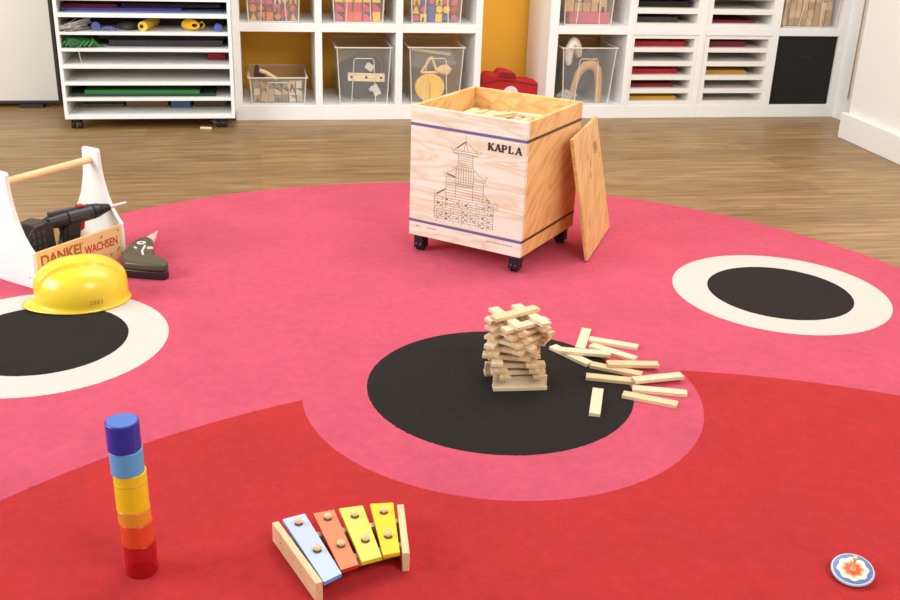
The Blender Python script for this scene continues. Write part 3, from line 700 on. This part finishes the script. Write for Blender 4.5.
obj('grip',B().prism([(-.022,.125),(.016,.125),(.008,.075),(-.004,.030),(-.036,.030),(-.030,.080)],-.015,.015),M['drill'],dr,bevel=.005,seg=3,smooth=40)
obj('trigger',B().prism([(.014,.122),(.030,.118),(.026,.098),(.010,.092)],-.007,.007),M['redplastic'],dr,bevel=.002)
obj('battery',B().box(-.050,.018,-.024,.024,.010,.032),M['drillgrey'],dr,bevel=.004)
jg=empty('toy_jigsaw',tuple(tbp(.086,.085,.0085)),rz=a1+math.radians(4),label='black toy power tool with a vented body and loop handle at toolbox left end',cat='toy tool')
bod=obj('body',B().prism([(-.045,.0),(-.052,.05),(-.045,.105),(-.028,.124),(.012,.128),(.028,.115),(.030,.07),(.040,.0)],-.028,.028),M['drill'],jg,bevel=.006,seg=3,smooth=40)
b=B()
for i in range(3):
    for k in range(3): b.box(-.036+i*.014,-.036+i*.014+.009,-.0295,-.0275,.060+k*.018,.060+k*.018+.012)
obj('vents',b,M['drillgrey'],bod,bevel=.0008)
obj('loop_handle',B().tube([(.020,-.006,.118),(.048,-.006,.124),(.066,-.006,.108),(.070,-.006,.075),(.060,-.006,.045),(.036,-.006,.035)],.008,10),M['drill'],jg,smooth=60)
jg.scale=(1.22,1.1,1.10)
obj('shoe_plate',B().box(-.05,.055,-.022,.022,-.0,.004),M['steel'],jg)
obj('grey_knob',B().cyl((.05,-.016,.128),(.05,.004,.128),.009,n=16),cmat((150,142,136),.4),jg,bevel=.002)

# glue gun shaped toy on the rug
top_pts=[(-.376,2.690),(-.372,2.745),(-.362,2.795),(-.345,2.835),(-.328,2.852),(-.310,2.842),(-.299,2.800),(-.292,2.745),(-.291,2.705),(-.278,2.685),(-.252,2.660),(-.246,2.628),(-.256,2.612),(-.285,2.618),(-.330,2.632),(-.362,2.645)]
gx=sum(p[0] for p in top_pts)/len(top_pts); gy=sum(p[1] for p in top_pts)/len(top_pts)
gn=empty('toy_hand_tool',(gx-.004,gy+.014,0),label='dark olive toy hand tool with pale nozzle lying on the rug right of the toolbox',cat='toy tool')
P2=[((x-gx)*1.0,(y-gy)*1.0) for x,y in top_pts]
P1=[((x-gx)*.99,(y-gy)*.99) for x,y in top_pts]
obj('lower_shell',B().prism(P1,0.0,.024,'xy'),M['gunlow'],gn,bevel=.004,seg=3,smooth=45)
obj('upper_shell',B().prism(P2,.023,.046,'xy'),M['gun'],gn,bevel=.008,seg=4,smooth=45)
nz=[(-.318-gx,2.845-gy,.028),(-.308-gx,2.885-gy,.030),(-.300-gx,2.93-gy,.031)]
obj('nozzle',B().tube([nz[0],nz[1]],[.016,.011],14).tube([nz[1],nz[2]],[.006,.0035],12),M['pinkplastic'],gn,smooth=40)
b=B(); m_=[(.010*math.cos(t),.018*math.sin(t)) for t in [2*PI*i/20 for i in range(20)]]
obj('white_ring',B().lathe([(.0065,.046),(.0065,.0475),(.0125,.0475),(.0125,.046)],24,(-.330-gx,2.790-gy,0)),M['label'],gn)
obj('pink_button',B().cyl((-.303-gx,2.745-gy,.043),(-.303-gx,2.745-gy,.048),.009,n=18),M['pinkplastic'],gn)
obj('pale_streak',B().tube([(-.318-gx,2.765-gy,.0465),(-.322-gx,2.72-gy,.0465),(-.316-gx,2.69-gy,.0465)],.0028,8).tube([(-.345-gx,2.755-gy,.0462),(-.338-gx,2.745-gy,.0465)],.003,8),M['label'],gn)

# ------------------------------------------------------------------ helmet
hm=empty('toy_hard_hat',(-.453,2.512,0),rz=math.radians(14),label='yellow plastic toy hard hat lying on the left white circle of the rug',cat='helmet')
def helmet():
    b=B(); n=180; rings=[]
    a_,c_,hh=.112,.092,.091
    T=[i/48 for i in range(49)]
    for t in T:
        phi=t*PI/2; R_=math.sin(phi)**.74; Z=hh*math.cos(phi)**.80 if t<1 else 0
        ring=[]
        for k in range(n):
            th_=2*PI*k/n; x=a_*R_*math.cos(th_); y=c_*R_*math.sin(th_)
            z=.012+Z
            # raised crest along the middle
            e_=max(0,min(1,(.033-abs(y))/.003)); e_=e_*e_*(3-2*e_)
            fade=max(0,min(1,(.97-t)/.22)); 
            z+=.011*e_*fade; x*=1+.035*e_*fade*(abs(math.cos(th_))**2)*min(1,t*1.5)
            ring.append(b.bm.verts.new((x,y,z)))
            if t==0: break
        rings.append(ring)
    # brim
    for j,(g,zz) in enumerate(((.002,.007),(.004,.004),(.006,.002))):
        ring=[]
        for k in range(n):
            th_=2*PI*k/n; ct,st=math.cos(th_),math.sin(th_)
            fr=max(0,-ct)**1.6
            gg=g*(1+3.8*fr); dz=0
            ring.append(b.bm.verts.new(((a_+gg)*ct,(c_+g*.75)*st,zz+.004*fr)))
        rings.append(ring)
    for P_,Q in zip(rings,rings[1:]):
        for k in range(n):
            if len(P_)==1: b.bm.faces.new((P_[0],Q[k],Q[(k+1)%n]))
            else: b.bm.faces.new((P_[k],Q[k],Q[(k+1)%n],P_[(k+1)%n]))
    return b
s=obj('shell',helmet(),M['helmet'],hm,smooth=75)
md=s.modifiers.new('thick','SOLIDIFY'); md.thickness=.0025; md.offset=-1
b=B()
for i in range(4):
    for k in range(2): b.cyl((.012+i*.009,-.0955,.030-k*.006),(.012+i*.009,-.089,.032-k*.006),.0010,n=8)
obj('vent_holes',b,M['inkbrown'],hm)

# ------------------------------------------------------------------ stacked cylinders
zc=[0,.0565,.0947,.1189,.183,.222,.268]
cs=[(205,30,34),(228,84,40),(232,152,52),(246,206,34),(92,170,226),(40,54,160)]
nm=['red see-through cylinder at the bottom of the colour stack','orange cylinder second from the bottom of the stack','amber cylinder between the orange and yellow cylinders','tall yellow cylinder in the middle of the stack','light blue cylinder second from the top of the stack','dark blue cylinder on top of the colour stack']
for i in range(6):
    x=-.2055-.0075*zc[i]/.22; y=1.381-.004*zc[i]/.22
    hgt=zc[i+1]-zc[i]
    o=empty('stacking_cylinder',(x,y,zc[i]+.0002*i),label=nm[i],cat='toy cylinder',group='stacked coloured cylinders')
    r=.0243
    m=cmat(cs[i],.3)
    if i==0:
        mm=N('red_translucent'); mm.l(mm.mix(mm.noise(mm.coord(),8),lin((205,28,32)),lin((190,22,28))),mm.b.inputs['Base Color']); mm.b.inputs['Roughness'].default_value=.25; mm.b.inputs['Alpha'].default_value=.72; m=mm.m
    obj('cup',B().lathe([(0,0),(r-.001,0),(r,.001),(r,hgt-.001),(r-.001,hgt),(0,hgt)],56),m,o,smooth=35)
    if i==3: obj('seam',B().lathe([(r,.0455),(r+.0004,.046),(r+.0004,.0475),(r,.048)],56),cmat((226,178,50),.3),o,smooth=35)
    if i==5: obj('top_face',B().lathe([(0,hgt),(r-.0022,hgt),(r-.0022,hgt+.0006),(0,hgt+.0006)],56),cmat((78,124,205),.35),o)

# ------------------------------------------------------------------ xylophone
k=1.0155
xy=empty('toy_xylophone',(.10,1.36,0),label='small wooden xylophone with four coloured bars on the red part of the rug',cat='xylophone')
X0,Y0=.10,1.36
def plate(name,far,near,th_,z0,z1,m,mirror=1):
    f=Vector(far); n_=Vector(near); d=(n_-f).normalized(); s=Vector((-d.y,d.x))*th_*mirror
    pts=[f,n_,n_+s,f+s]; pts=[(p.x-X0,p.y-Y0) for p in pts]
    b=B().prism(pts,z0,z1,'xy'); return obj(name,b,m,xy,bevel=.0012)
LF=(-.0035*k,1.409*k); LN=(.057*k,1.246*k)
pl_=plate('end_board',LF,LN,.0115,0,.0355,M['beech'])
RF=(.2135*k,1.434*k); RN=(.2045*k,1.301*k)
plate('end_board',RF,RN,.0115,0,.0355,M['beech'],-1)
def P_(u,v): # interpolate between the end boards, u across, v from far to near
    a=Vector(LF).lerp(Vector(LN),v); b_=Vector(RF).lerp(Vector(RN),v); return a.lerp(b_,u)
for v in (.22,.70):
    a=P_(.055,v); c2=P_(.945,v); d=(c2-a).normalized(); s=Vector((-d.y,d.x))*.006
    pts=[(p.x-X0,p.y-Y0) for p in (a-s,c2-s,c2+s,a+s)]
    obj('rail',B().prism(pts,.008,.026,'xy'),M['beech'],xy,bevel=.001)
bars=[([(.013,1.418),(.050,1.430),(.097,1.266),(.069,1.249)],(200,214,236),'blue bar with glare painted on top'),  # top colours washed out: glare painted in; sides get the plain colours
([(.063,1.428),(.098,1.435),(.124,1.284),(.096,1.274)],(230,142,104),'orange red bar'),
([(.106,1.437),(.146,1.441),(.161,1.299),(.129,1.289)],(224,224,112),'lime yellow bar'),
([(.158,1.444),(.197,1.443),(.190,1.306),(.163,1.302)],(240,214,64),'golden yellow bar')]
pegs=[((.039,1.402),(.064,1.327)),((.086,1.410),(.101,1.335)),((.130,1.411),(.140,1.343)),((.178,1.416),(.177,1.349))]
edges=[(98,168,232),(208,52,44),(222,214,40),(240,196,20)]
for (q,cc,lb),pg,ec in zip(bars,pegs,edges):
    cxm=sum(p[0] for p in q)/4*k; cym=sum(p[1] for p in q)/4*k
    pts=[(p[0]*k-cxm,p[1]*k-cym) for p in q]
    b=B().prism(pts,0,.0072,'xy'); 
    o=obj('tone_bar',b,[cmat(cc,.25),cmat(ec,.35)],xy,loc=(cxm-X0,cym-Y0,.0275),bevel=.0010); o['label']=lb
    for f in o.data.polygons: f.material_index=0 if abs(f.normal.z)>.5 else 1
    for px,py in pg:
        pk=obj('peg',B().lathe([(.0028,0),(.0028,.0030),(.0058,.0035),(.0066,.0058),(.0050,.0085),(.0022,.0096),(0,.0098)],20,(px*k-cxm,py*k-cym,.0072)),M['beech'],o,smooth=60)
        obj('peg_hole',B().lathe([(0,.0072),(.0070,.0072),(.0070,.0076),(0,.0076)],20,(px*k-cxm,py*k-cym-.0005,0)),cmat((110,88,70),.7),o)
    # washers keep the bars off the rails
for v in (.22,.70):
    b=B()
    for u in (.17,.39,.61,.83):
        p=P_(u,v); b.cyl((p.x-X0,p.y-Y0,.026),(p.x-X0,p.y-Y0,.0275),.005,n=14)
    obj('felt_washers',b,cmat((170,60,50),.8),xy)
b=B(); f=Vector(LF);n_=Vector(LN); d=(n_-f).normalized(); s=Vector((d.y,-d.x))
for v in (.2,.68):
    p=f.lerp(n_,v); b.cyl((p.x-X0,p.y-Y0,.018),(p.x+s.x*.0006-X0,p.y+s.y*.0006-Y0,.018),.0013,n=10)
obj('screws',b,M['ink'],xy)

# ------------------------------------------------------------------ spinning top
sp=empty('spinning_top',(.906,1.212,.0),label='small wooden spinning top with a painted flower on the red part of the rug',cat='spinning top')
sp.rotation_mode='QUATERNION'; sp.rotation_quaternion=Vector((0,0,1)).rotation_difference(Vector((-.60*math.sin(.24),-.80*math.sin(.24),math.cos(.24)))); sp.location=(.911,1.215,.0006)
obj('disc',B().lathe([(0,.0075),(.029,.0085),(.0325,.010),(.0335,.0125),(.0325,.0148),(.030,.0155),(0,.0155)],64),M['top'],sp,smooth=50)
obj('stem',B().lathe([(0,.0155),(.0045,.0155),(.0030,.018),(.0022,.022),(.0022,.036),(.0036,.038),(.0042,.041),(.0030,.0435),(0,.0440)],24),M['dowel'],sp,smooth=50)
obj('tip',B().lathe([(0,.0),(.0018,.0012),(.0065,.0078),(0,.0082)],24),M['dowel'],sp,smooth=50)

# ------------------------------------------------------------------ camera
cam=bpy.data.cameras.new('camera'); co=bpy.data.objects.new('camera',cam); col.objects.link(co)
f=1026.5934; pitch=.392181; roll=.036085; yaw=.192390
F=Vector((math.sin(yaw)*math.cos(pitch),math.cos(yaw)*math.cos(pitch),-math.sin(pitch)))
R0=Vector((math.cos(yaw),-math.sin(yaw),0)); U0=R0.cross(F)
Rr=math.cos(roll)*R0+math.sin(roll)*U0; Uu=-math.sin(roll)*R0+math.cos(roll)*U0
co.matrix_world=Matrix.Translation((0,0,H))@Matrix((Rr,Uu,-F)).transposed().to_4x4()
cam.sensor_width=36; cam.sensor_fit='HORIZONTAL'; cam.lens=36*f/900; cam.clip_start=.02
sc=bpy.context.scene; sc.camera=co

# ------------------------------------------------------------------ light
def area(name,loc,target,sx,sy,power,c):
    l=bpy.data.lights.new(name,'AREA'); l.shape='RECTANGLE'; l.size=sx; l.size_y=sy; l.energy=power; l.color=c
    o=bpy.data.objects.new(name,l); col.objects.link(o); o.location=loc
    o.rotation_euler=(Vector(target)-Vector(loc)).to_track_quat('-Z','Y').to_euler(); return o
area('window_light',(-2.9,1.9,1.7),(.9,3.4,0),2.2,1.4,100,(.93,.975,1))
area('ceiling_light',(.9,3.1,2.6),(.9,3.1,0),2.6,1.2,56,(.97,.97,.97))
area('ceiling_light_front',(1.5,-.2,2.4),(1.0,4.2,.2),1.4,1.0,46,(1,.95,.88))
w_=bpy.data.worlds.new('room_fill'); sc.world=w_; w_.use_nodes=True
bg=w_.node_tree.nodes['Background']; bg.inputs[0].default_value=(.95,.98,1,1); bg.inputs[1].default_value=.45
vs=sc.view_settings; vs.view_transform='Standard'; vs.look='None'; vs.gamma=1; vs.exposure=.0; vs.use_curve_mapping=False
